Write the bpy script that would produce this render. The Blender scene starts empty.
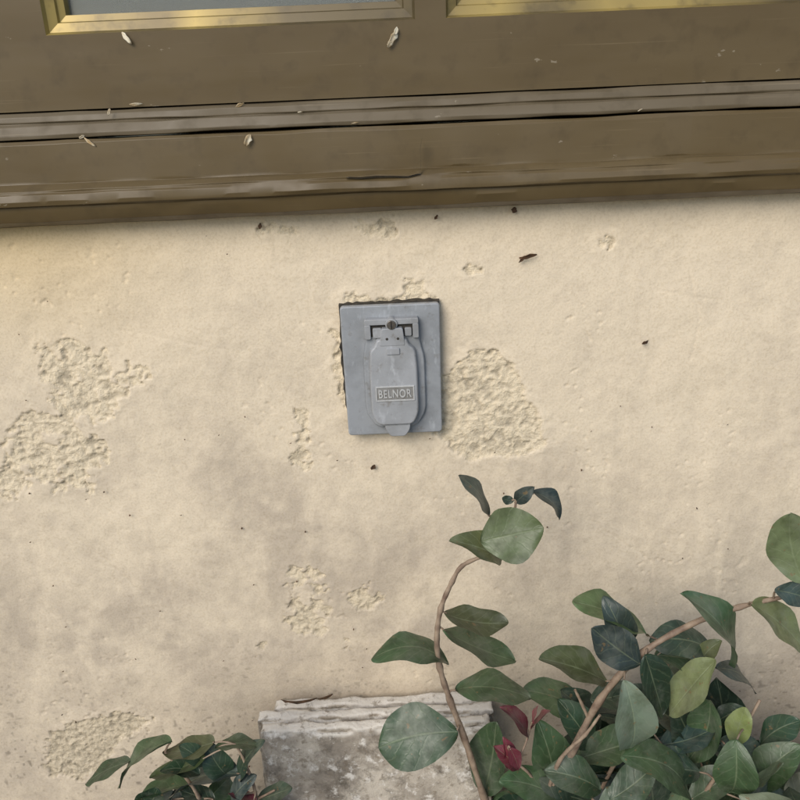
import bpy, bmesh, math, random
import numpy as np
from mathutils import Vector, Matrix
from mathutils import noise as mn
random.seed(7); rng=np.random.default_rng(5)
scene=bpy.context.scene
# ---------------- camera frame ----------------
F=820.0; PITCH=math.radians(22); ROLL=math.radians(2.5); D=0.75; CZ=0.95
C=Vector((0,-D,CZ))
f_=Vector((0,math.cos(PITCH),-math.sin(PITCH))); u0=Vector((0,math.sin(PITCH),math.cos(PITCH))); r0=Vector((1,0,0))
r_=r0*math.cos(ROLL)-u0*math.sin(ROLL); u_=r0*math.sin(ROLL)+u0*math.cos(ROLL)
def P(px,py,y=0.0):
    d=f_+r_*((px-400)/F)+u_*((400-py)/F)
    return C+d*((y-C.y)/d.y)
def mpp(p): return (p-C).dot(f_)/F
cam_d=bpy.data.cameras.new("camera"); cam=bpy.data.objects.new("camera",cam_d); scene.collection.objects.link(cam)
M=Matrix.Identity(4)
for i in range(3):
    M[i][0]=r_[i]; M[i][1]=u_[i]; M[i][2]=-f_[i]; M[i][3]=C[i]
cam.matrix_world=M; cam_d.sensor_width=36; cam_d.lens=36*F/800; cam_d.clip_start=0.01; cam_d.clip_end=500
scene.camera=cam
# ---------------- helpers ----------------
def link(o,parent=None):
    scene.collection.objects.link(o)
    if parent: o.parent=parent
    return o
def empty(name):
    e=bpy.data.objects.new(name,None); e.empty_display_size=0.05; return link(e)
def mesh_obj(name,verts,faces,mat=None,parent=None,smooth=False):
    me=bpy.data.meshes.new(name); me.from_pydata([tuple(v) for v in verts],[],faces); me.update()
    if mat: me.materials.append(mat)
    if smooth:
        for p in me.polygons: p.use_smooth=True
    return link(bpy.data.objects.new(name,me),parent)
def bevel(o,w,seg=3,ang=30):
    m=o.modifiers.new("bev",'BEVEL'); m.width=w; m.segments=seg; m.limit_method='ANGLE'; m.angle_limit=math.radians(ang)
    for p in o.data.polygons: p.use_smooth=True
    o.modifiers.new("wn",'WEIGHTED_NORMAL')
def recalc(o):
    bm=bmesh.new(); bm.from_mesh(o.data); bmesh.ops.recalc_face_normals(bm,faces=bm.faces); bm.to_mesh(o.data); bm.free()
def newmat(name,rough=0.6,metal=0.0):
    m=bpy.data.materials.new(name); m.use_nodes=True
    nt=m.node_tree; b=nt.nodes['Principled BSDF']; b.inputs['Roughness'].default_value=rough; b.inputs['Metallic'].default_value=metal
    return m,nt,b
def N(nt,t,**kw):
    n=nt.nodes.new(t)
    for k,v in kw.items():
        if k in n.inputs: n.inputs[k].default_value=v
        else: setattr(n,k,v)
    return n
def ramp(nt,src,stops):
    r=nt.nodes.new('ShaderNodeValToRGB'); e=r.color_ramp.elements
    while len(e)<len(stops): e.new(0.5)
    for i,(p,c) in enumerate(stops):
        e[i].position=p; e[i].color=(c,c,c,1) if isinstance(c,(int,float)) else (*c,1)
    nt.links.new(src,r.inputs[0]); return r.outputs[0]
def mix(nt,a,b,fac,mode='MIX'):
    m=nt.nodes.new('ShaderNodeMix'); m.data_type='RGBA'; m.blend_type=mode
    for sock,v in ((m.inputs[0],fac),(m.inputs[6],a),(m.inputs[7],b)):
        if isinstance(v,bpy.types.NodeSocket): nt.links.new(v,sock)
        elif isinstance(v,(int,float)): sock.default_value=v
        else: sock.default_value=(*v,1)
    return m.outputs[2]
def noise(nt,scale,detail=3,rough=0.55,vec=None,mapscale=None):
    n=nt.nodes.new('ShaderNodeTexNoise'); n.inputs['Scale'].default_value=scale; n.inputs['Detail'].default_value=detail; n.inputs['Roughness'].default_value=rough
    if vec is None:
        vec=nt.nodes.new('ShaderNodeTexCoord').outputs['Object']
    if mapscale:
        mp=nt.nodes.new('ShaderNodeMapping'); mp.inputs['Scale'].default_value=mapscale; nt.links.new(vec,mp.inputs[0]); vec=mp.outputs[0]
    nt.links.new(vec,n.inputs['Vector']); return n.outputs['Fac']
def bump(nt,h,b,strength=0.5,dist=0.001,prev=None):
    n=nt.nodes.new('ShaderNodeBump'); n.inputs['Strength'].default_value=strength; n.inputs['Distance'].default_value=dist
    nt.links.new(h,n.inputs['Height'])
    if prev: nt.links.new(prev,n.inputs['Normal'])
    nt.links.new(n.outputs[0],b.inputs['Normal']); return n.outputs[0]
def mk_mth(nt):
    def mth(op,a,b_=None):
        m=nt.nodes.new('ShaderNodeMath'); m.operation=op
        for i,v in enumerate((a,b_)):
            if v is None: continue
            if isinstance(v,bpy.types.NodeSocket): nt.links.new(v,m.inputs[i])
            else: m.inputs[i].default_value=v
        return m.outputs[0]
    return mth
T=rng.random((6,256,256))
def vn(x,y,s=0):
    ca,sa_=math.cos(0.6+s*0.9),math.sin(0.6+s*0.9); x,y=x*ca-y*sa_,x*sa_+y*ca
    t=T[s%6]; xi=np.floor(x).astype(int); yi=np.floor(y).astype(int); fx=x-xi; fy=y-yi
    fx=fx*fx*fx*(fx*(fx*6-15)+10); fy=fy*fy*fy*(fy*(fy*6-15)+10)
    o=s*37; xi=xi+o; yi=yi+o
    a=t[xi%256,yi%256]; b=t[(xi+1)%256,yi%256]; c=t[xi%256,(yi+1)%256]; d=t[(xi+1)%256,(yi+1)%256]
    return (a*(1-fx)+b*fx)*(1-fy)+(c*(1-fx)+d*fx)*fy
def fbm(x,y,s=0,o=4,gain=0.5):
    r=0;a=0.5;t=0
    for i in range(o):
        r=r+a*vn(x*2**i,y*2**i,s+i); t+=a; a*=gain
    return r/t
def sstep(a,b,x):
    t=np.clip((x-a)/(b-a),0,1); return t*t*(3-2*t)
# ---------------- materials ----------------
wallm,nt,b=newmat("stucco_paint",0.9)
b.inputs['Specular IOR Level'].default_value=0.2
mth=mk_mth(nt)
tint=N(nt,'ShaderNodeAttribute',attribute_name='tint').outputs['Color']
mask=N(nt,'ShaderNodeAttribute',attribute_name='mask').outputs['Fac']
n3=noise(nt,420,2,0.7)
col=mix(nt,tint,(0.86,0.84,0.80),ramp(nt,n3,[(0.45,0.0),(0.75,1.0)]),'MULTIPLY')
nt.links.new(col,b.inputs['Base Color'])
hh=mth('MULTIPLY',n3,mth('ADD',mth('MULTIPLY',mask,1.6),0.5))
bump(nt,hh,b,0.6,0.0011)
def paintmat(name,base,worn,metal=0.0,rough=0.42,streak=1.0):
    m,nt,b=newmat(name,rough,metal); b.inputs['Specular IOR Level'].default_value=0.35
    s=noise(nt,5,3,0.55,mapscale=(1,3,4)); s2=noise(nt,45,3,0.6); s3=noise(nt,7,3,0.6,mapscale=(1,30,70))
    c=mix(nt,base,worn,ramp(nt,s,[(0.4,0.0),(0.75,0.9)]))
    c=mix(nt,c,tuple(x*0.68 for x in base),ramp(nt,s2,[(0.52,0.0),(0.8,0.7)]))
    c=mix(nt,c,tuple(min(1,x*1.7+0.03) for x in base),ramp(nt,s3,[(0.64,0.0),(0.76,0.5*streak)]))
    # small chips and dust
    chip=noise(nt,38,4,0.7,mapscale=(1,1,2.2))
    c=mix(nt,c,(0.30,0.26,0.19),ramp(nt,chip,[(0.685,0.0),(0.70,0.55)]))
    nt.links.new(c,b.inputs['Base Color'])
    nt.links.new(ramp(nt,s2,[(0.3,rough-0.06),(0.8,rough+0.14)]),b.inputs['Roughness'])
    bump(nt,s,b,0.15,0.004)
    return m,nt,b
olive,_,_=paintmat("olive_paint",(0.102,0.073,0.033),(0.13,0.097,0.049),rough=0.40)
ledgem,_,_=paintmat("lit_worn_olive_paint",(0.105,0.081,0.045),(0.155,0.128,0.086),rough=0.5,streak=1.6)  # worn olive, made paler for sky light on the sloping ledge
beadm,nt,b=newmat("bead_painted_glint",0.40,0.25)
c=ramp(nt,noise(nt,4.5,2,0.5,mapscale=(1,0.3,0.3)),[(0.38,(0.11,0.085,0.04)),(0.53,(0.36,0.27,0.085)),(0.62,(0.13,0.10,0.048))])  # gold stretch is a warm reflection painted into the olive bead
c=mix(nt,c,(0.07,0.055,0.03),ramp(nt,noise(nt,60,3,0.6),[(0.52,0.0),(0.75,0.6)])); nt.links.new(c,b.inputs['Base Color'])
gm,nt,b=newmat("window_glass",0.03); b.inputs['Base Color'].default_value=(0.75,0.8,0.8,1); b.inputs['Transmission Weight'].default_value=0.9; b.inputs['IOR'].default_value=1.45
room,nt,b=newmat("room_interior",0.8); nt.links.new(ramp(nt,noise(nt,3),[(0.3,(0.02,0.017,0.012)),(0.7,(0.05,0.04,0.03))]),b.inputs['Base Color'])
def enamel(name,base,var):
    outm,nt,b=newmat(name,0.45,0.05)
    c=mix(nt,base,var,ramp(nt,noise(nt,35,4,0.6),[(0.4,0.0),(0.7,1.0)]))
    c=mix(nt,c,tuple(min(1,x*1.35) for x in base),ramp(nt,noise(nt,130,3,0.7,mapscale=(1,1,0.4)),[(0.58,0.0),(0.72,0.7)]))
    c=mix(nt,c,(0.14,0.12,0.09),ramp(nt,noise(nt,80,4,0.7),[(0.58,0.0),(0.72,0.55)]))
    nt.links.new(c,b.inputs['Base Color']); bump(nt,noise(nt,300,2),b,0.2,0.0006); return outm
outm=enamel("grey_enamel",(0.30,0.32,0.34),(0.215,0.23,0.24))
lidm=enamel("grey_enamel_lid",(0.335,0.35,0.365),(0.255,0.265,0.27))
textm=enamel("worn_lettering",(0.46,0.47,0.46),(0.38,0.38,0.38))
panelm,nt,b=newmat("dark_badge_recess",0.7); nt.links.new(ramp(nt,noise(nt,150),[(0.3,(0.16,0.155,0.14)),(0.7,(0.25,0.25,0.24))]),b.inputs['Base Color'])  # darker tone behind the badge letters so they stand out
darkm,nt,b=newmat("dark_gap_fill",0.8); nt.links.new(ramp(nt,noise(nt,200),[(0.3,(0.012,0.011,0.01)),(0.7,(0.05,0.042,0.03))]),b.inputs['Base Color'])  # near-black fill standing in for shade in gaps and slots
steel,nt,b=newmat("screw_steel",0.35,0.9); nt.links.new(ramp(nt,noise(nt,300),[(0.3,(0.15,0.13,0.11)),(0.7,(0.4,0.38,0.35))]),b.inputs['Base Color'])
stonem,nt,b=newmat("weathered_concrete",0.9)
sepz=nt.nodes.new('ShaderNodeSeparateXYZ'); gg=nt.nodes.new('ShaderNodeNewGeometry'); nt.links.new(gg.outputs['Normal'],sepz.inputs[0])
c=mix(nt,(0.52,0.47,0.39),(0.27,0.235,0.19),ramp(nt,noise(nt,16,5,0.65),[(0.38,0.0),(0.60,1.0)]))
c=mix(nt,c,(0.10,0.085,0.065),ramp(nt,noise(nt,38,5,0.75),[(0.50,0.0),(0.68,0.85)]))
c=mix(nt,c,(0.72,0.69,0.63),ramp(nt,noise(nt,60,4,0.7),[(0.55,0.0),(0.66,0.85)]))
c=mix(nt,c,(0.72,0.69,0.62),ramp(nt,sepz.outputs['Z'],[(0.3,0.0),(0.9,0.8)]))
c=mix(nt,c,(0.2,0.165,0.12),ramp(nt,noise(nt,110,4,0.7),[(0.55,0.0),(0.66,0.7)]))
nt.links.new(c,b.inputs['Base Color']); bump(nt,noise(nt,110,5,0.75),b,0.7,0.003)
soil,nt,b=newmat("soil",0.95)
c=ramp(nt,noise(nt,25,5,0.7),[(0.3,(0.03,0.02,0.012)),(0.7,(0.13,0.095,0.06))]); nt.links.new(c,b.inputs['Base Color']); bump(nt,noise(nt,40,5,0.7),b,1.0,0.03)
leafm,nt,b=newmat("leaf",0.45); mth=mk_mth(nt); b.inputs['Specular IOR Level'].default_value=0.5
lc=N(nt,'ShaderNodeAttribute',attribute_name='leafcol').outputs['Color']
uv=nt.nodes.new('ShaderNodeUVMap'); uv.uv_map='UVMap'
sep=nt.nodes.new('ShaderNodeSeparateXYZ'); nt.links.new(uv.outputs[0],sep.inputs[0])
wn=noise(nt,70,3,0.6)
sa=mth('ABSOLUTE',mth('SUBTRACT',sep.outputs['Y'],0.5))
mid=ramp(nt,sa,[(0.0,1.0),(0.03,0.0)])
vein=mth('FRACT',mth('ADD',mth('SUBTRACT',mth('MULTIPLY',sep.outputs['X'],6.0),mth('MULTIPLY',sa,3.6)),mth('MULTIPLY',wn,1.2)))
vl=ramp(nt,mth('ABSOLUTE',mth('SUBTRACT',vein,0.5)),[(0.0,1.0),(0.10,0.0)])
vs=mth('MAXIMUM',mid,mth('MULTIPLY',vl,0.34))
light=mix(nt,lc,(0.28,0.33,0.20),0.5)
c=mix(nt,lc,light,mth('MULTIPLY',vs,0.75))
c=mix(nt,c,(0.5,0.5,0.42),ramp(nt,wn,[(0.42,0.0),(0.75,0.9)]),'MULTIPLY')
dust=noise(nt,28,4,0.7)  # grey patches: dust, plus the leaves' grey sheen mixed into their colour
c=mix(nt,c,(0.20,0.21,0.17),ramp(nt,dust,[(0.48,0.0),(0.75,0.45)]))
c=mix(nt,c,(0.16,0.11,0.05),ramp(nt,noise(nt,150,2,0.6),[(0.67,0.0),(0.72,0.7)]))
nt.links.new(c,b.inputs['Base Color'])
bump(nt,mth('SUBTRACT',mth('MULTIPLY',wn,1.6),mth('MULTIPLY',vs,0.7)),b,0.4,0.001)
nt.links.new(ramp(nt,wn,[(0.3,0.34),(0.7,0.58)]),b.inputs['Roughness'])
stemm,nt,b=newmat("stem_bark",0.7)
nt.links.new(ramp(nt,noise(nt,80,5),[(0.3,(0.15,0.10,0.07)),(0.7,(0.36,0.28,0.20))]),b.inputs['Base Color']); bump(nt,noise(nt,250),b,0.5,0.001)
petalm,nt,b=newmat("dry_petal",0.7)
nt.links.new(ramp(nt,noise(nt,120),[(0.35,(0.42,0.30,0.15)),(0.6,(0.75,0.70,0.55))]),b.inputs['Base Color'])
deadm,nt,b=newmat("dead_leaf",0.8)
nt.links.new(ramp(nt,noise(nt,120),[(0.3,(0.03,0.02,0.012)),(0.7,(0.15,0.08,0.04))]),b.inputs['Base Color'])
# ---------------- wall mesh ----------------
ztop=P(400,203,0).z; STEP=0.0013
xs=np.concatenate([[-4,-3,-2,-1.4,-1.0,-0.8,-0.7],np.arange(-0.56,0.56,STEP),[0.7,0.8,1.0,1.4,2,3,4]])
zs=np.concatenate([[-0.1,0.0,0.05],np.arange(0.09,ztop+0.02,STEP)])
X,Z=np.meshgrid(xs,zs); nx,nz=len(xs),len(zs)
patches=[
 ([(40,345),(75,342),(102,352),(122,370),(160,372),(145,384),(122,398),(106,420),(92,425),(60,412),(45,392),(35,365)],8,0.72),
 ([(12,425),(35,410),(60,415),(90,430),(105,440),(100,470),(88,490),(60,484),(35,492),(5,502),(-4,480),(8,450)],9,0.58),
 ([(438,376),(470,352),(497,348),(520,375),(528,400),(542,420),(545,447),(520,455),(480,462),(450,452),(438,434)],5,1.3),
 ([(298,410),(310,412),(314,440),(310,472),(301,474),(294,450)],8,0.42),
 ([(285,566),(322,572),(326,586),(304,596),(332,604),(326,632),(302,640),(286,622),(294,600)],8,0.62),
 ([(345,590),(370,586),(388,602),(370,610),(350,606)],7,0.42),
 ([(50,732),(95,716),(130,710),(158,725),(126,737),(112,760),(86,780),(48,778),(44,755)],8,0.85),
 ([(344,301),(346,294),(380,299),(402,296),(405,282),(425,276),(430,290),(434,302),(440,306),(400,306),(346,308)],5,0.9),
 ([(592,238),(612,236),(616,247),(603,252)],5,0.6),
 ([(462,262),(480,260),(482,272),(468,276)],5,0.5),
 ([(350,216),(395,214),(394,232),(360,236)],7,0.55),
 ([(250,226),(312,222),(308,233),(260,236)],6,0.55),
 ([(332,330),(342,330),(350,410),(341,412),(334,370)],5,1.0),
 ([(236,640),(262,636),(268,652),(244,656)],8,0.3),
 ([(338,635),(370,640),(375,655),(350,652)],8,0.3),
]
mask=np.zeros_like(X)
nz1=(fbm(X/0.014,Z/0.014,1,4)-0.5)+0.6*(fbm(X/0.005,Z/0.005,2,2)-0.5); nz2=fbm(X/0.018,Z/0.018,3,5,0.62)
def sdf(poly):
    pts=[P(a,c_,0) for a,c_ in poly]; pts=[(p.x,p.z) for p in pts]
    d=np.full(X.shape,1e9); ins=np.zeros(X.shape,bool); n=len(pts)
    for i in range(n):
        ax,az=pts[i]; bx,bz=pts[(i+1)%n]; ex,ez=bx-ax,bz-az
        t=np.clip(((X-ax)*ex+(Z-az)*ez)/(ex*ex+ez*ez+1e-12),0,1)
        d=np.minimum(d,(X-ax-t*ex)**2+(Z-az-t*ez)**2)
        cr=((az>Z)!=(bz>Z))&(X<(bx-ax)*(Z-az)/(bz-az+1e-12)+ax); ins^=cr
    d=np.sqrt(d); return np.where(ins,d,-d)
halo=np.zeros_like(X)
for poly,en,dens in patches:
    s=sdf(poly)*1000
    v=s+nz1*en*2.6
    m=sstep(0,1.6,v)
    hole=sstep(-0.025,0.03,nz2-(0.62-0.42*dens)-0.10*(1-np.clip(s/8,0,1)))
    mask=np.maximum(mask,m*hole); halo=np.maximum(halo,sstep(-14,4,s+nz1*14)*min(1,dens))
wx=X+(fbm(X/0.006,Z/0.006,4,2)-0.5)*0.006; wz=Z+(fbm(X/0.006,Z/0.006,1,2)-0.5)*0.006
lump=vn(wx/0.0048,wz/0.0048,2); lump2=vn(wx/0.0028,wz/0.0028,5); lump3=fbm(X/0.016,Z/0.016,0,2)
und=(fbm(X/0.11,Z/0.11,0,4)-0.5)*0.0060+(fbm(X/0.03,Z/0.05,3,3)-0.5)*0.0016+(fbm(X/0.009,Z/0.009,1,3,0.6)-0.5)*0.00055
pit=sstep(0.86,0.93,vn(X/0.005,Z/0.005,4))*sstep(0.56,0.70,fbm(X/0.07,Z/0.07,2,3))
hgt=0.5*lump+0.35*lump2+0.15*lump3
Y=und+mask*(0.0025-0.0038*(hgt-0.25))+pit*0.0008
Y=Y-0.0004*sstep(0.1,0.6,halo)*(1-mask)*(lump3*2)
def crack(pts,w,depth):
    global Y
    for (a,b2) in zip(pts[:-1],pts[1:]):
        A=P(*a,0);B=P(*b2,0); ex,ez=B.x-A.x,B.z-A.z
        t=np.clip(((X-A.x)*ex+(Z-A.z)*ez)/(ex*ex+ez*ez),0,1)
        d=np.hypot(X-A.x-t*ex+nz1*0.003,Z-A.z-t*ez+nz1*0.003)
        Y=Y+depth*np.exp(-(d/w)**2)
crack([(690,270),(700,320),(690,360)],0.0012,0.0005)
crack([(655,290),(720,300)],0.001,0.0004)
crack([(590,520),(650,560),(660,640)],0.001,0.0006)
crack([(80,540),(140,590)],0.0015,0.0006)
crack([(120,330),(230,350)],0.0012,0.0003)
nonfine=(np.abs(X)>0.565)|(Z<0.085); Y=np.where(nonfine,0,Y)
big=fbm(X/0.16,Z/0.16,1,5); med=fbm(X/0.05,Z/0.05,4,5,0.6); fine=fbm(X/0.012,Z/0.012,2,4,0.7); drip=fbm(X/0.022,Z/0.16,5,4)
base=np.array([0.715,0.62,0.47]); glow=np.array([0.66,0.52,0.30]); grey=np.array([0.50,0.43,0.335])
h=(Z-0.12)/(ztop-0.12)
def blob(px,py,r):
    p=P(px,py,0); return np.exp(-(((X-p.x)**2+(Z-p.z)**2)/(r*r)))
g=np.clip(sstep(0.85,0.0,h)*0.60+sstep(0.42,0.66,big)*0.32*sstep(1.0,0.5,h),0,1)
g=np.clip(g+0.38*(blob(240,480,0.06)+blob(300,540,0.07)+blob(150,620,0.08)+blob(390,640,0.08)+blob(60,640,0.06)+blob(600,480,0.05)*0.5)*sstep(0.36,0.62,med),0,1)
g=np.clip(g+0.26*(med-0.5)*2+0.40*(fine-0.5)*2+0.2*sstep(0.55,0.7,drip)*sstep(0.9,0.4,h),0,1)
wm=np.clip(0.7*blob(10,245,0.13)*sstep(0.7,1.0,h)+0.35*sstep(0.95,1.0,h)*sstep(-0.1,-0.5,X)+0.12*sstep(0.9,1.0,h),0,1)  # yellow glow at upper left and under the sill, painted into the tint
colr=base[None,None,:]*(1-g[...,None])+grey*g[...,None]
colr=colr*(1-wm[...,None])+glow*wm[...,None]
colr=colr*(1+0.05*sstep(0.1,0.7,halo)*(1-mask))[...,None]
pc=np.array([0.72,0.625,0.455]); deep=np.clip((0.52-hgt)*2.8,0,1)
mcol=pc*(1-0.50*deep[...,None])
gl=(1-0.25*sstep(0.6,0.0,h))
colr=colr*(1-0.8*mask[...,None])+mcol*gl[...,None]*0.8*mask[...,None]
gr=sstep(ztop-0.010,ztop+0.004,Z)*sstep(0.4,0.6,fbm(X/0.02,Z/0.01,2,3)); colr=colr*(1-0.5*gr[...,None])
splash=sstep(0.80,0.88,vn(X/0.004,Z/0.004,1))*sstep(0.50,0.0,h)*sstep(0.42,0.6,med); colr=colr*(1-0.45*splash[...,None])
me=bpy.data.meshes.new("house_wall")
nv=nx*nz; me.vertices.add(nv); me.vertices.foreach_set('co',np.stack([X,Y,Z],-1).astype(np.float32).ravel())
ii=np.arange(nv).reshape(nz,nx); q=np.stack([ii[:-1,:-1],ii[:-1,1:],ii[1:,1:],ii[1:,:-1]],-1).reshape(-1,4)
nf=len(q); me.loops.add(nf*4); me.loops.foreach_set('vertex_index',q.ravel().astype(np.int32))
me.polygons.add(nf); me.polygons.foreach_set('loop_start',np.arange(0,nf*4,4,dtype=np.int32)); me.polygons.foreach_set('loop_total',np.full(nf,4,dtype=np.int32))
me.polygons.foreach_set('use_smooth',np.ones(nf,bool)); me.update(); me.validate()
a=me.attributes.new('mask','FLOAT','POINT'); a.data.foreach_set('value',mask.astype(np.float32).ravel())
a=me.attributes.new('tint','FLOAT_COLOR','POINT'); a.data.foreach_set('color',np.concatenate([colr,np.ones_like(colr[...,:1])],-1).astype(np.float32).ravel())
me.materials.append(wallm)
house=empty("house_facade")
link(bpy.data.objects.new("wall",me),house)
# ---------------- window ----------------
win=empty("window")
YR=-0.004
def zr(row,y): return P(400,row,y).z
xa0=P(45,30,YR).x; xa1=P(415,17,YR).x; xb0=P(446,17,YR).x; xb1=xb0+(xa1-xa0)
XL=xa0-0.16; XR=xb1+0.16
zb=zr(95.5,YR); z1=zr(20,YR); z2=z1+0.36; z3=z2+0.035; z4=z3+0.36; z5=z4+0.1
gx=[XL,xa0,xa1,xb0,xb1,XR]; gz=[zb,z1,z2,z3,z4,z5]
V=[];Fc=[];Vb=[];Fb=[];Vg=[];Fg=[]
for i in range(5):
    for j in range(5):
        x0,x1,za,zb_=gx[i],gx[i+1],gz[j],gz[j+1]
        if i in(1,3) and j in(1,3):
            yo=YR
            def ring(dx,dy): return [(x0+dx,yo+dy,za+dx),(x1-dx,yo+dy,za+dx),(x1-dx,yo+dy,zb_-dx),(x0+dx,yo+dy,zb_-dx)]
            rs=[ring(0,0),ring(0.002,0.004),ring(0.009,0.007),ring(0.010,0.010),ring(0.015,0.012),ring(0.016,0.024)]
            for A,B in zip(rs[:-1],rs[1:]):
                for k in range(4):
                    n=len(Vb); Vb+= [A[k],A[(k+1)%4],B[(k+1)%4],B[k]]; Fb.append((n,n+1,n+2,n+3))
            n=len(Vg); Vg+=[(x0,yo+0.020,za),(x1,yo+0.020,za),(x1,yo+0.020,zb_),(x0,yo+0.020,zb_)]; Fg.append((n,n+1,n+2,n+3))
        else:
            n=len(V); V+=[(x0,YR,za),(x1,YR,za),(x1,YR,zb_),(x0,YR,zb_)]; Fc.append((n,n+1,n+2,n+3))
for (A,B) in (((XL,zb),(XR,zb)),((XR,zb),(XR,z5)),((XR,z5),(XL,z5)),((XL,z5),(XL,zb))):
    n=len(V); V+=[(A[0],YR,A[1]),(B[0],YR,B[1]),(B[0],0.05,B[1]),(A[0],0.05,A[1])]; Fc.append((n,n+3,n+2,n+1))
def weld(o):
    bm=bmesh.new(); bm.from_mesh(o.data); bmesh.ops.remove_doubles(bm,verts=bm.verts,dist=1e-5); bm.to_mesh(o.data); bm.free()
o=mesh_obj("sash_frame",V,Fc,olive,win); weld(o)
o=mesh_obj("glazing_bead",Vb,Fb,beadm,win); weld(o)
o=mesh_obj("glass",Vg,Fg,gm,win); sm=o.modifiers.new('s','SOLIDIFY'); sm.thickness=0.003
mesh_obj("room_backdrop",[(XL,0.3,zb),(XR,0.3,zb),(XR,0.3,z5),(XL,0.3,z5),(XL,0.05,zb),(XR,0.05,zb),(XR,0.05,z5),(XL,0.05,z5)],[(0,1,2,3),(0,4,5,1),(1,5,6,2),(2,6,7,3),(3,7,4,0)],room,win)
def extrude_profile(name,pr,x0,x1,mat,parent,bw=0.0012,nseg=200,amp=0.0007):
    pts=[(p[1],zr(p[0],p[1])) for p in pr]
    vs=[];fs=[]; n=len(pts)
    for i in range(nseg+1):
        x=x0+(x1-x0)*i/nseg
        for k,(y,z) in enumerate(pts):
            w1=float(vn(np.array([x*30.0]),np.array([k*7.3]),1)[0])-0.5; w2=float(vn(np.array([x*22.0]),np.array([k*5.1+50]),2)[0])-0.5
            vs.append((x,y+w1*amp*2,z+w2*amp*2))
    for i in range(nseg):
        for k in range(n-1):
            fs.append((i*n+k,(i+1)*n+k,(i+1)*n+k+1,i*n+k+1))
    fs.append(tuple(range(n))); fs.append(tuple(nseg*n+k for k in reversed(range(n))))
    o=mesh_obj(name,vs,fs,mat,parent); recalc(o); bevel(o,bw,3,25); return o
x0,x1=XL-0.03,XR+0.03
extrude_profile("sill_ledge",[(92,0.03),(97.0,0.004),(97.4,-0.010),(101,-0.013),(107,-0.0145),(108.5,-0.0125),(110,-0.0165),(119,-0.020),(123,-0.0195),(124,0.01)],x0,x1,ledgem,win,0.0008)
extrude_profile("sill_apron",[(123.5,0.02),(125.0,-0.004),(125.4,-0.021),(129,-0.0235),(166,-0.0245),(169,-0.0245),(171,-0.0285),(175,-0.0325),(177,-0.0325),(180,-0.0345),(186,-0.036),(190,-0.035),(191.5,-0.0315),(197,-0.031),(206,-0.028),(209,-0.022),(210,-0.015),(211,0.02)],x0,x1,olive,win,0.0010)
mesh_obj("joint_shadow_gap",[(x0,0.012,zr(125,0)),(x1,0.012,zr(125,0)),(x1,0.012,zr(90,0)),(x0,0.012,zr(90,0))],[(0,1,2,3)],darkm,win)
# lifted sliver of old paint along a crack in the apron
def sliver(name,pts,w,mat,y):
    vs=[];fs=[];n=len(pts)
    for i,(px,py) in enumerate(pts):
        p=P(px,py,y); k=w*math.sin(math.pi*(0.1+0.8*i/(n-1)))
        vs+=[p+Vector((0,0.0012,k)),p+Vector((0,-0.0008,0)),p+Vector((0,0.0012,-k))]
    for i in range(n-1):
        for k in range(2): fs.append((i*3+k,i*3+3+k,i*3+4+k,i*3+1+k))
    return mesh_obj(name,vs,fs,mat,win,True)
sliver("lifted_paint",[(348,176.5),(360,177),(375,175.5),(392,175.5),(408,176),(418,173.5)],0.0009,olive,-0.0338)
sliver("paint_crack_strip",[(346,177.8),(360,178.4),(376,176.9),(393,176.9),(408,177.3),(420,173.9),(421,160),(420,150),(422,138)],0.0004,darkm,-0.0340)  # dark strip laid on as the recess of the crack
def box(name,a,b_,mat,parent):
    vs=[(x,y,z) for x in(a[0],b_[0]) for y in(a[1],b_[1]) for z in(a[2],b_[2])]
    o=mesh_obj(name,vs,[(0,1,3,2),(4,6,7,5),(0,4,5,1),(2,3,7,6),(0,2,6,4),(1,5,7,3)],mat,parent); recalc(o); return o
zw=float(zs[-1])+0.0005
for nm,a_,b_ in (("wall_beside_window",(-4,0,zw),(x0-0.0,0.2,3.0)),("wall_beside_window",(x1,0,zw),(4,0.2,3.0)),("wall_above_window",(x0+0.001,0.002,z5),(x1-0.001,0.2,2.998))):
    o=box(nm,a_,b_,wallm,house)
    at=o.data.attributes.new('tint','FLOAT_COLOR','POINT'); at.data.foreach_set('color',[0.67,0.57,0.42,1]*8)
# ---------------- outlet cover ----------------
out=empty("electrical_outlet_cover")
tl,tr_,br,bl=P(340,306,-0.012),P(441,303,-0.012),P(441,430,-0.012),P(348,436,-0.012)
ux0=(tl.x+bl.x)/2; ux1=(tr_.x+br.x)/2; uz1=(tl.z+tr_.z)/2; uz0=(bl.z+br.z)/2
su=(ux1-ux0)/100; sv=(uz1-uz0)/131
def L(u,v,w): return (ux0+u*su,-w,uz1-v*sv)
def rounded(pts,r,seg=5):
    outp=[];n=len(pts)
    for i in range(n):
        p=Vector(pts[i]);a_=Vector(pts[i-1]);c_=Vector(pts[(i+1)%n]); rr=r[i] if isinstance(r,list) else r
        if rr<=0: outp.append(tuple(p)); continue
        d1=(a_-p); d2=(c_-p); k=min(rr,d1.length*0.45,d2.length*0.45); A=p+d1.normalized()*k; B=p+d2.normalized()*k
        for j in range(seg+1):
            t=j/seg; outp.append(tuple(A*(1-t)**2+p*2*t*(1-t)+B*t*t))
    return outp
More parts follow.
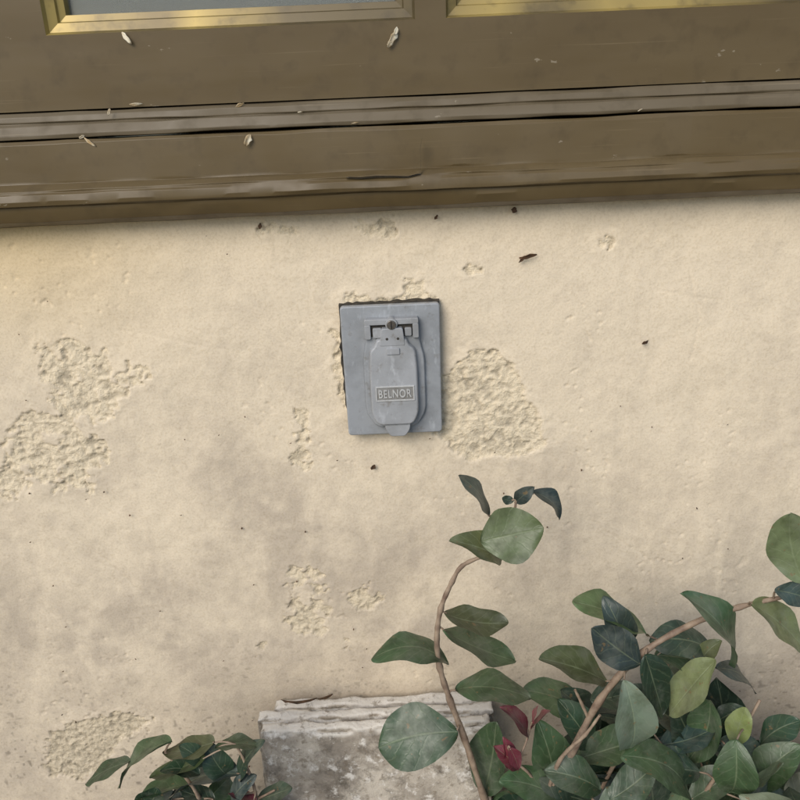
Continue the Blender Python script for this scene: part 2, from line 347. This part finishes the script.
def prism(name,pts,w0,w1,mat=outm,inset=0.0,bw=0.0008,wtop=None,parent=None):
    n=len(pts); cx=sum(p[0] for p in pts)/n; cy=sum(p[1] for p in pts)/n
    vs=[L(p[0],p[1],w0) for p in pts]
    for p in pts:
        u=cx+(p[0]-cx)*(1-inset); v=cy+(p[1]-cy)*(1-inset*0.6); w=w1 if wtop is None else wtop(u,v)
        vs.append(L(u,v,w))
    fs=[tuple(range(n)),tuple(range(n,2*n))]+[(i,(i+1)%n,n+(i+1)%n,n+i) for i in range(n)]
    o=mesh_obj(name,vs,fs,mat,parent or out); recalc(o)
    if bw: bevel(o,bw,3,35)
    return o
gp=[]
def edge(a_,b_,n,amp):
    for i in range(n):
        t=i/n; u=a_[0]+(b_[0]-a_[0])*t; v=a_[1]+(b_[1]-a_[1])*t; k=random.uniform(-amp,amp)
        nx_,ny_=(b_[1]-a_[1]),-(b_[0]-a_[0]); l=math.hypot(nx_,ny_); gp.append((u+nx_/l*k,v+ny_/l*k))
edge((-1.2,-0.8),(99.6,-0.6),22,0.9); edge((99.8,-0.6),(99.6,60),6,0.5); edge((99.2,60),(97.5,128),5,0.3); edge((97.5,128),(3,128.5),3,0.1); edge((3,128.5),(0,100),3,0.3); edge((-1.2,100),(-2.4,25),14,1.4); edge((-1.5,25),(-1.0,0),3,0.5)
prism("gap_shade",gp,-0.006,0.0075,darkm,bw=0)  # dark ragged sheet behind the plate, drawn as its shaded gap
prism("plate",rounded([(0,0),(100,0),(99.6,131),(0.4,131)],4),0.007,0.0140,bw=0.0014)
prism("surround",rounded([(24,20),(78,20),(80,36),(84,50),(84,106),(74,122),(30,122),(20,106),(20,50),(23,36)],8,7),0.0135,0.0190,inset=0.04,bw=0.0012)
lidf=lambda u,v:0.0250+0.0050*max(0,min(1,(v-22)/90))
prism("lid",rounded([(35,29),(66,29),(68,35),(74.5,40),(76,58),(76,104),(70,116),(32,116),(26,104),(26,58),(27.5,40),(33,35)],6,7),0.0185,0.026,lidm,inset=0.05,bw=0.0016,wtop=lidf)
prism("lid_tab",rounded([(38,113),(67,113),(66,121),(61,128),(45,128),(40,121)],3),0.016,0.0275,lidm,inset=0.05,bw=0.0010)
prism("hinge_bar",rounded([(24,11),(78,11),(78,16.5),(24,16.5)],1.5),0.0135,0.0225,lidm,bw=0.0006)
prism("hinge_ear",rounded([(24,16.2),(30,16.2),(30,30),(24,30)],1.5),0.0135,0.0230,lidm,bw=0.0006)
prism("hinge_ear",rounded([(72,16.2),(78,16.2),(78,30),(72,30)],1.5),0.0135,0.0230,lidm,bw=0.0006)
prism("hinge_slot",[(30.2,16.7),(71.8,16.7),(71.8,28.5),(30.2,28.5)],0.0153,0.0196,darkm,bw=0)
prism("hinge_tongue",rounded([(41,19),(62,19),(64,36),(38,36)],2),0.0195,0.0262,lidm,bw=0.0008)
prism("spring_housing",rounded([(32,19.5),(41,19.5),(41,29),(32,29)],1.5),0.0185,0.0225,lidm,bw=0.0006)
prism("spring_housing",rounded([(64,20),(71,20),(71,28),(64,28)],1.5),0.0185,0.0225,lidm,bw=0.0006)
def disc(u,v,r,w0,w1,mat,nm):
    pts=[(u+r*math.cos(a_),v+r*math.sin(a_)*su/sv) for a_ in [2*math.pi*k/28 for k in range(28)]]
    return prism(nm,pts,w0,w1,mat,bw=0.0005)
disc(51,15.5,6.0,0.0135,0.0255,lidm,"screw_boss"); disc(51,15.5,4.6,0.0253,0.0272,steel,"screw")
prism("screw_slot",[(50.2,11.5),(51.6,11.5),(51.6,19.5),(50.2,19.5)],0.0265,0.0274,darkm,bw=0)
for (u,v) in ((46,29),(57,29)): disc(u,v,1.4,0.0255,0.0266,darkm,"rivet_hole")
prism("lid_catch",rounded([(45,38),(58,38),(58,44),(45,44)],1),0.0245,0.0276,lidm,bw=0.0004)
def wl(v): return lidf(0,v)+0.0001
def strip(nm,a_,b_,c_,d_,h0=-0.001,h1=0.0008,mat=textm,bv=0.0002):
    o=prism(nm,[(a_,b_),(c_,b_),(c_,d_),(a_,d_)],0,0,mat,wtop=None,bw=0)
    for i,vv in enumerate(o.data.vertices):
        u=(a_,c_,c_,a_)[i%4]; v=(b_,b_,d_,d_)[i%4]
        vv.co=L(u,v,wl(v)+(h0 if i<4 else h1))
    recalc(o)
    if bv: bevel(o,bv,2)
    return o
for q_ in ((32,75,71.5,76.4),(32,88.6,71.5,90),(32,76.4,33.3,88.6),(70.2,76.4,71.5,88.6)): strip("badge_frame",*q_,mat=textm)
strip("badge_field",33.3,76.4,70.2,88.6,-0.001,0.00012,panelm,0)
fc=bpy.data.curves.new("badge_text",'FONT'); fc.body="BELNOR"; fc.align_x='CENTER'; fc.align_y='CENTER'; fc.size=0.0125; fc.extrude=0.0007; fc.offset=0.0002; fc.space_character=1.12
to=bpy.data.objects.new("tmp_text",fc); scene.collection.objects.link(to); bpy.context.view_layer.update()
tm=bpy.data.meshes.new_from_object(to.evaluated_get(bpy.context.evaluated_depsgraph_get())); bpy.data.objects.remove(to)
tm.materials.clear(); tm.materials.append(textm); t=bpy.data.objects.new("badge_text",tm); link(t,out)
slope=math.atan2(lidf(0,90)-lidf(0,70),20*sv)
tx0=min(v.co.x for v in tm.vertices);tx1=max(v.co.x for v in tm.vertices);ty0=min(v.co.y for v in tm.vertices);ty1=max(v.co.y for v in tm.vertices)
for v in tm.vertices: v.co.x-=(tx0+tx1)/2; v.co.y-=(ty0+ty1)/2
t.scale=(33.5*su/(tx1-tx0),8.2*sv/(ty1-ty0),1)
t.location=L(51.7,82.5,wl(82.5)+0.0002); t.rotation_euler=(math.radians(90)-slope,0,0)
# ---------------- concrete slabs ----------------
slabs=empty("stacked_concrete_slabs")
def slab(name,px0,px1,row,yf,th,lean,seed):
    A=P(px0,row,yf);B=P(px1,row,yf); top=(P((px0+px1)/2,row,yf)).z
    W=B.x-A.x; H=top
    bm=bmesh.new(); bmesh.ops.create_cube(bm,size=1)
    for v in bm.verts: v.co=Vector((v.co.x*W,v.co.y*th,v.co.z*H))
    bmesh.ops.subdivide_edges(bm,edges=[e for e in bm.edges if abs((e.verts[0].co-e.verts[1].co).y)<1e-6],cuts=85,use_grid_fill=True)
    bmesh.ops.subdivide_edges(bm,edges=[e for e in bm.edges if abs((e.verts[0].co-e.verts[1].co).y)>th*0.5],cuts=6,use_grid_fill=True)
    for v in bm.verts:
        p=v.co; q_=Vector((p.x*1.0+seed,p.y+seed*2,p.z))
        ex=1-min(1,(W/2-abs(p.x))/0.006); ey=1-min(1,(th/2-abs(p.y))/0.004); ez=1-min(1,(H/2-abs(p.z))/0.006)
        e2=sorted((ex,ey,ez))[1]
        n1=mn.noise(q_*60); n2=mn.noise(q_*30); n4=mn.noise(q_*140)
        k=0.0022*e2*(0.5+1.8*max(0,n1+0.2)+0.8*n4)+0.024*e2*max(0,n2-0.12)
        c_=Vector((math.copysign(ex,p.x),math.copysign(ey,p.y),math.copysign(ez,p.z)))
        v.co-=c_*k; v.co+=Vector((0,mn.noise(q_*35)*0.0014+n4*0.0007,mn.noise(q_*40)*0.0018+n4*0.0009))
        v.co.y+=(v.co.z-H/2)*lean
    me=bpy.data.meshes.new(name); bm.to_mesh(me); bm.free(); me.materials.append(stonem)
    for p in me.polygons: p.use_smooth=True
    o=link(bpy.data.objects.new(name,me),slabs); o.location=((A.x+B.x)/2,yf+th/2,H/2); return o
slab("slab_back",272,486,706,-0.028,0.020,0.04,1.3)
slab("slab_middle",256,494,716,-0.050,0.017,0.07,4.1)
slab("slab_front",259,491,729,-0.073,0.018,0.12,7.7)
# ---------------- ground ----------------
g_=mesh_obj("ground",[(-60,-60,0),(60,-60,0),(60,0.0,0),(-60,0.0,0)],[(0,1,2,3)],soil)
# ---------------- plants ----------------
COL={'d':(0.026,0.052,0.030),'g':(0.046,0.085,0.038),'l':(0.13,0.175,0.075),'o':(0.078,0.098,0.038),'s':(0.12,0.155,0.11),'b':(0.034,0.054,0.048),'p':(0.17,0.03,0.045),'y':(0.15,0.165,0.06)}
class Plant:
    def __init__(s,name): s.name=name; s.v=[];s.f=[];s.m=[];s.uv=[];s.c=[];s.stems=[]
    def tube(s,pts,r0,r1,sides=7):
        pts=[Vector(p) for p in pts]; sm=[]
        for i in range(len(pts)-1):
            p0=pts[max(0,i-1)];p1=pts[i];p2=pts[i+1];p3=pts[min(len(pts)-1,i+2)]
            for k in range(6):
                t=k/6; sm.append(0.5*((2*p1)+(p2-p0)*t+(2*p0-5*p1+4*p2-p3)*t*t+(3*p1-p0-3*p2+p3)*t**3))
        sm.append(pts[-1]); n=len(sm); b0=len(s.v)
        for i,p in enumerate(sm):
            d=(sm[min(n-1,i+1)]-sm[max(0,i-1)]).normalized(); a_=d.orthogonal() if abs(d.y)>0.95 else d.cross(Vector((0,1,0))); a_.normalize(); b_=d.cross(a_)
            r=r0+(r1-r0)*i/(n-1); r*=1+0.12*math.sin(i*1.7)+(0.25 if i%6==0 and r0>0.002 else 0)
            for k in range(sides):
                an=2*math.pi*k/sides; s.v.append(p+a_*math.cos(an)*r+b_*math.sin(an)*r); s.uv.append((0,0)); s.c.append((0.2,0.15,0.1))
        for i in range(n-1):
            for k in range(sides):
                s.f.append((b0+i*sides+k,b0+i*sides+(k+1)%sides,b0+(i+1)*sides+(k+1)%sides,b0+(i+1)*sides+k)); s.m.append(1)
        return sm
    def stem(s,pl,r0,r1):
        sm=s.tube([P(a_,b_,y) for a_,b_,y in pl],r0,r1); s.stems+=sm
    def leaf(s,bx,by,tx,ty,w,ty_,y,dy=0.0,fold=None,curl=None,roll=1,pet=True,asp=0.62):
        base=P(bx,by,y); tip=P(tx,ty,y+dy); L_=(tip-base).length; a_=(tip-base).normalized()
        c_=(C-base).normalized(); n0=(c_-a_*c_.dot(a_)).normalized(); sd=a_.cross(n0)
        if sd.z<0: sd=-sd
        lp=math.hypot(tx-bx,ty-by); wt=max(w,asp*lp); ph=math.acos(min(1,w/wt))*roll
        n=n0*math.cos(ph)+sd*math.sin(ph); n.normalize(); sv_=a_.cross(n).normalized()
        hw=wt*mpp(base)*0.5*1.04
        fold=random.uniform(0.0,0.38) if fold is None else fold; curl=random.uniform(-0.08,0.2) if curl is None else curl
        NT,NS=18,8; b0=len(s.v); col=COL[ty_]; j=random.uniform(0.75,1.3); col=tuple(x*j*random.uniform(0.92,1.08) for x in col)
        ph1=random.uniform(0,6); wob=random.uniform(0.015,0.05); asym=random.uniform(-0.06,0.06); twist=random.uniform(-0.5,0.5)
        pk=random.uniform(0.84,1.12); tipc=random.uniform(0.60,0.85)
        pink=ty_=='p'
        for i in range(NT+1):
            t=(1-math.cos(math.pi*i/NT))/2
            sn=max(0.0,math.sin(math.pi*t**pk))
            pr=sn**(0.52 if not pink else 0.7)
            if t<0.35: pr*=0.80+0.20*(t/0.35)
            if t>tipc: pr*=1-0.25*((t-tipc)/(1-tipc))**1.0
            for k in range(NS+1):
                q=-1+2*k/NS; h=hw*pr*(1+wob*math.sin(ph1+t*9+(3 if q>0 else 0)))
                z_=fold*abs(q)**1.3*h*1.1+curl*L_*(1-(2*t-1)**2)-0.35*curl*L_*t*t+hw*0.09*math.sin(ph1+t*12+q*3)*abs(q)+twist*q*h*(t-0.5)
                side=asym*L_*math.sin(math.pi*t)
                s.v.append(base+a_*L_*t+sv_*(q*h+side)+n*z_); s.uv.append((t,0.5+q/2)); s.c.append(col)
        for i in range(NT):
            for k in range(NS):
                a=b0+i*(NS+1)+k; s.f.append((a,a+1,a+NS+2,a+NS+1)); s.m.append(0)
        if pet and s.stems:
            near=min(s.stems,key=lambda p:(p-base).length)
            if (near-base).length<0.032:
                s.tube([near,(near+base)/2+Vector((0,0,0.002)),base+a_*0.002],0.0011,0.0007,5)
    def build(s):
        me=bpy.data.meshes.new(s.name); me.from_pydata([tuple(v) for v in s.v],[],s.f)
        me.materials.append(leafm); me.materials.append(stemm); me.polygons.foreach_set('material_index',s.m); me.polygons.foreach_set('use_smooth',[True]*len(s.f))
        u=me.uv_layers.new(name='UVMap'); li=[0]*len(me.loops); me.loops.foreach_get('vertex_index',li)
        u.data.foreach_set('uv',[x for i in li for x in s.uv[i]])
        at=me.attributes.new('leafcol','FLOAT_COLOR','POINT'); at.data.foreach_set('color',[x for c_ in s.c for x in (*c_,1)])
        me.update(); return link(bpy.data.objects.new(s.name,me))
pl=Plant("leafy_shrub")
Y1=-0.16
pl.stem([(560,1000,-0.13),(520,900,-0.14),(485,800,Y1),(465,740,Y1),(450,700,Y1),(440,668,Y1),(437,638,Y1),(441,608,Y1),(452,582,Y1),(462,566,Y1),(482,556,Y1),(500,545,Y1),(512,520,Y1),(516,502,Y1)],0.0036,0.0011)
pl.stem([(560,1000,-0.12),(530,880,-0.17),(545,800,-0.19),(572,752,-0.19),(600,700,-0.19),(640,655,-0.19),(690,625,-0.19),(740,607,-0.19),(790,596,-0.19),(840,590,-0.18)],0.0045,0.0014)
pl.stem([(560,1000,-0.12),(560,860,-0.15),(600,790,-0.15),(628,740,-0.15),(655,700,-0.15),(672,650,-0.15)],0.0032,0.0013)
pl.stem([(565,1000,-0.12),(640,880,-0.2),(700,800,-0.2),(735,745,-0.2),(760,700,-0.19)],0.0032,0.0012)
pl.stem([(545,800,-0.19),(560,760,-0.2),(585,735,-0.21),(600,715,-0.21)],0.0022,0.0011)
pl.stem([(545,800,-0.19),(530,775,-0.19),(516,762,-0.19),(508,748,-0.19)],0.0016,0.0009)
pl.stem([(516,762,-0.19),(525,745,-0.185),(532,722,-0.18)],0.0012,0.0008)
pl.stem([(790,596,-0.19),(800,570,-0.19),(796,560,-0.19)],0.0016,0.0011)
pl.stem([(590,722,-0.19),(580,700,-0.19),(575,690,-0.19)],0.0016,0.0011)
lv=[
 (489,517,460,475,12,'b',Y1,0.0,1),(516,502,534,487,15,'b',Y1,-0.01,1),(514,501,502,498,9,'d',Y1,0,1),(532,492,561,519,15,'b',Y1,0.0,1),
 (481,541,544,528,54,'l',Y1-0.01,-0.01,1),(502,560,451,539,26,'o',Y1,-0.01,1),
 (444,613,508,624,26,'o',Y1,0,1),(443,630,515,662,26,'g',Y1,0,1),(449,664,372,655,28,'g',Y1,0,1),(455,690,531,696,30,'g',Y1,-0.01,1),
 (458,732,378,748,60,'g',Y1-0.01,0.0,1),(484,792,496,722,38,'g',Y1+.01,0,1),(592,718,524,688,30,'g',-0.13,0,1),(548,796,541,722,36,'g',-0.16,0,1),
 (648,636,574,600,24,'l',-0.15,0,1),(641,665,592,628,38,'b',-0.20,0,1),(628,645,606,598,30,'b',-0.16,0,1),(607,682,540,657,30,'o',-0.19,0,1),
 (624,680,631,752,40,'s',-0.215,0,1),(729,664,686,592,20,'g',-0.2,0,1),(712,650,650,640,34,'d',-0.15,0,1),(716,660,668,715,34,'l',-0.19,0,1),
 (645,655,664,716,30,'d',-0.2,0,1),(715,668,757,692,13,'b',-0.17,0,1),(803,582,790,512,44,'l',-0.2,0,1),(752,604,806,650,28,'l',-0.2,0,1),(775,590,812,600,24,'b',-0.2,0,1),
 (734,744,745,708,24,'y',-0.2,0,1),(736,740,730,795,42,'g',-0.22,0,1),(622,756,695,797,36,'g',-0.22,0,1),(690,735,640,700,30,'d',-0.16,0,1),
 (700,760,672,700,32,'d',-0.17,0,1),(590,745,560,700,30,'d',-0.15,0,1),(600,790,545,770,34,'g',-0.2,0,1),(610,800,655,765,34,'g',-0.21,0,1),
 (760,790,800,745,36,'g',-0.2,0,1),(740,800,790,800,30,'d',-0.21,0,1),(690,800,735,770,30,'g',-0.2,0,1),(660,745,720,725,28,'b',-0.18,0,1),
 (575,820,520,790,36,'d',-0.2,0,1),(650,810,640,745,34,'d',-0.19,0,1),(760,745,800,720,26,'d',-0.17,0,1),
 (655,655,715,668,30,'g',-0.16,0,1),(700,672,720,640,16,'o',-0.16,0,1),(745,708,715,722,18,'d',-0.15,0,1),
 (575,760,640,740,34,'g',-0.17,0,1),(590,700,640,690,26,'d',-0.14,0,1),(560,690,600,730,30,'d',-0.13,0,1),(670,690,710,745,36,'d',-0.15,0,1),(710,700,690,760,34,'g',-0.18,0,1),
 (700,772,640,768,34,'d',-0.2,0,1),(720,740,770,770,34,'d',-0.19,0,1),(560,800,500,780,32,'g',-0.2,0,1),
 (528,740,502,706,13,'p',-0.185,0,1),(518,768,494,746,18,'p',-0.19,0.0,1),(510,748,519,770,14,'p',-0.195,0,1),(532,724,538,706,4,'p',-0.18,0,1),(530,730,550,710,4,'p',-0.18,0,1),(508,768,505,738,13,'p',-0.185,0,1)]
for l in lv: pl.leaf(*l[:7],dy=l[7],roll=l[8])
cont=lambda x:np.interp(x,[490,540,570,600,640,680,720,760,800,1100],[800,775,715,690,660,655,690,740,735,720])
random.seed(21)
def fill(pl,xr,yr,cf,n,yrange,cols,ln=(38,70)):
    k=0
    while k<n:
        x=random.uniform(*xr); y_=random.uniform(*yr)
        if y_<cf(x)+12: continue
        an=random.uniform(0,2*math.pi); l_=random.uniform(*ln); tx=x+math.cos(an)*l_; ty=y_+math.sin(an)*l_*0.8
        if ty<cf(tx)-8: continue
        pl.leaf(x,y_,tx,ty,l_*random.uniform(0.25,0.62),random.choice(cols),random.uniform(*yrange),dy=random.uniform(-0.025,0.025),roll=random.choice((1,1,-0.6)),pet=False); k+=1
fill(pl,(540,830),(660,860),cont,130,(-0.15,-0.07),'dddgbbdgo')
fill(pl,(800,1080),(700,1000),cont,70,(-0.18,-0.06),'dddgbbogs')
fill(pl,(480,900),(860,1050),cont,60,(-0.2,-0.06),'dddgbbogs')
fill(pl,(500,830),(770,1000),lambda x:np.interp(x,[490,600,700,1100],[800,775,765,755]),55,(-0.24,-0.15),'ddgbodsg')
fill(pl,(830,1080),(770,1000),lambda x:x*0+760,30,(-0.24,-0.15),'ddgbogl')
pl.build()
p2=Plant("leafy_shrub")
p2.stem([(250,1000,-0.10),(252,860,-0.14),(256,800,-0.17),(246,765,-0.17),(236,745,-0.17)],0.0024,0.0011)
p2.stem([(250,1000,-0.10),(225,860,-0.14),(200,800,-0.17),(180,770,-0.17),(165,752,-0.17)],0.0024,0.0011)
p2.stem([(256,800,-0.17),(275,790,-0.17)],0.0014,0.0009)
for l in [(130,762,85,783,15,'g'),(172,742,117,786,13,'g'),(215,742,163,753,20,'o'),(228,776,205,742,26,'d'),(215,748,258,745,14,'g'),(205,758,150,778,18,'o'),(200,775,160,770,18,'d'),
          (170,800,240,772,24,'b'),(190,785,135,800,16,'g'),(256,800,292,788,18,'d'),(205,765,180,745,18,'d'),(256,800,228,794,11,'p'),(240,780,262,740,14,'d'),(215,800,180,790,20,'d'),(232,800,255,775,18,'b')]:
    p2.leaf(*l,-0.17+random.uniform(-0.01,0.01))
fill(p2,(120,300),(800,1000),lambda x:np.interp(x,[90,200,300],[800,775,790]),45,(-0.2,-0.08),'ddgbog',(35,60))
o=p2.build(); o.name="leafy_shrub.001"
# ---------------- petals + debris ----------------
def flakes(name,items,mat):
    vs=[];fs=[]
    for (px,py,y,l_,w,an) in items:
        c_=P(px,py,y); m=mpp(c_); a_=Vector((math.cos(an),0,math.sin(an))); b_=Vector((-math.sin(an),-0.5,math.cos(an)*0.8)); n=Vector((0,-1,0)); b0=len(vs)
        for i in range(6):
            t=i/5; pr=math.sin(math.pi*(0.08+0.84*t))
            for k in range(4):
                q=-1+2*k/3
                vs.append(c_+a_*((t-0.5)*l_*m)+b_*(q*w*m*0.5*pr*random.uniform(0.6,1.25))+n*(m*w*0.25*(q*q)*pr+m*l_*0.08*math.sin(3*t+an)))
        for i in range(5):
            for k in range(3): fs.append((b0+i*4+k,b0+i*4+k+1,b0+i*4+k+5,b0+i*4+k+4))
    o=mesh_obj(name,vs,fs,mat,None,True); sm=o.modifiers.new('s','SOLIDIFY'); sm.thickness=0.0004; return o
flakes("fallen_petals",[(127,38,-0.006,14,6,-0.9),(393,38,-0.006,20,7,1.0),(396,31,-0.007,8,5,1.3),(390,44,-0.006,6,6,0.2),(136,104,-0.006,13,4,0.0),(109,112,-0.018,7,3,1.2),(240,105,-0.012,9,4,0.4),(248,140,-0.026,12,8,1.1),(90,142,-0.023,14,4,-0.7),(82,137,-0.021,6,4,0.5),(355,123,-0.02,7,2,0.1),(300,112,-0.018,5,2,0.1),(640,110,-0.02,5,2,0.4)],petalm)
flakes("wall_debris",[(528,256,-0.004,18,7,0.15),(522,259,-0.004,9,5,0.8),(645,342,-0.003,7,7,0.5),(373,467,-0.003,6,6,1.0),(514,210,-0.004,6,7,1.4),(260,226,-0.003,6,4,1.4),(300,699,-0.032,34,9,0.05),(325,696,-0.032,16,7,0.3),(287,700,-0.032,12,7,-0.2),(436,217,-0.004,5,4,1)]+
 [(random.uniform(0,800),random.uniform(430,800),-0.003,random.uniform(1.2,2.4),random.uniform(1.0,2.0),random.uniform(0,3)) for _ in range(55)]+[(random.uniform(0,800),random.uniform(225,430),-0.003,random.uniform(1,2.0),random.uniform(1,1.6),random.uniform(0,3)) for _ in range(10)],deadm)
# ---------------- light ----------------
w=bpy.data.worlds.new("World"); scene.world=w; w.use_nodes=True; nt=w.node_tree; bg=nt.nodes['Background']
EL=math.radians(36); AZ=math.radians(-28)
sky=nt.nodes.new('ShaderNodeTexSky'); sky.sky_type='NISHITA'; sky.sun_disc=False; sky.sun_elevation=EL; sky.sun_rotation=math.radians(180+28)
nt.links.new(sky.outputs[0],bg.inputs[0]); bg.inputs[1].default_value=0.14
sl=bpy.data.lights.new("sun",'SUN'); sl.energy=2.6; sl.angle=math.radians(34); sl.color=(1.0,0.92,0.83)
so=link(bpy.data.objects.new("sun",sl))
to_sun=Vector((math.sin(AZ)*math.cos(EL),-math.cos(AZ)*math.cos(EL),math.sin(EL)))
so.rotation_euler=to_sun.to_track_quat('Z','Y').to_euler()
scene.view_settings.view_transform='Standard'; scene.view_settings.look='None'; scene.view_settings.exposure=0
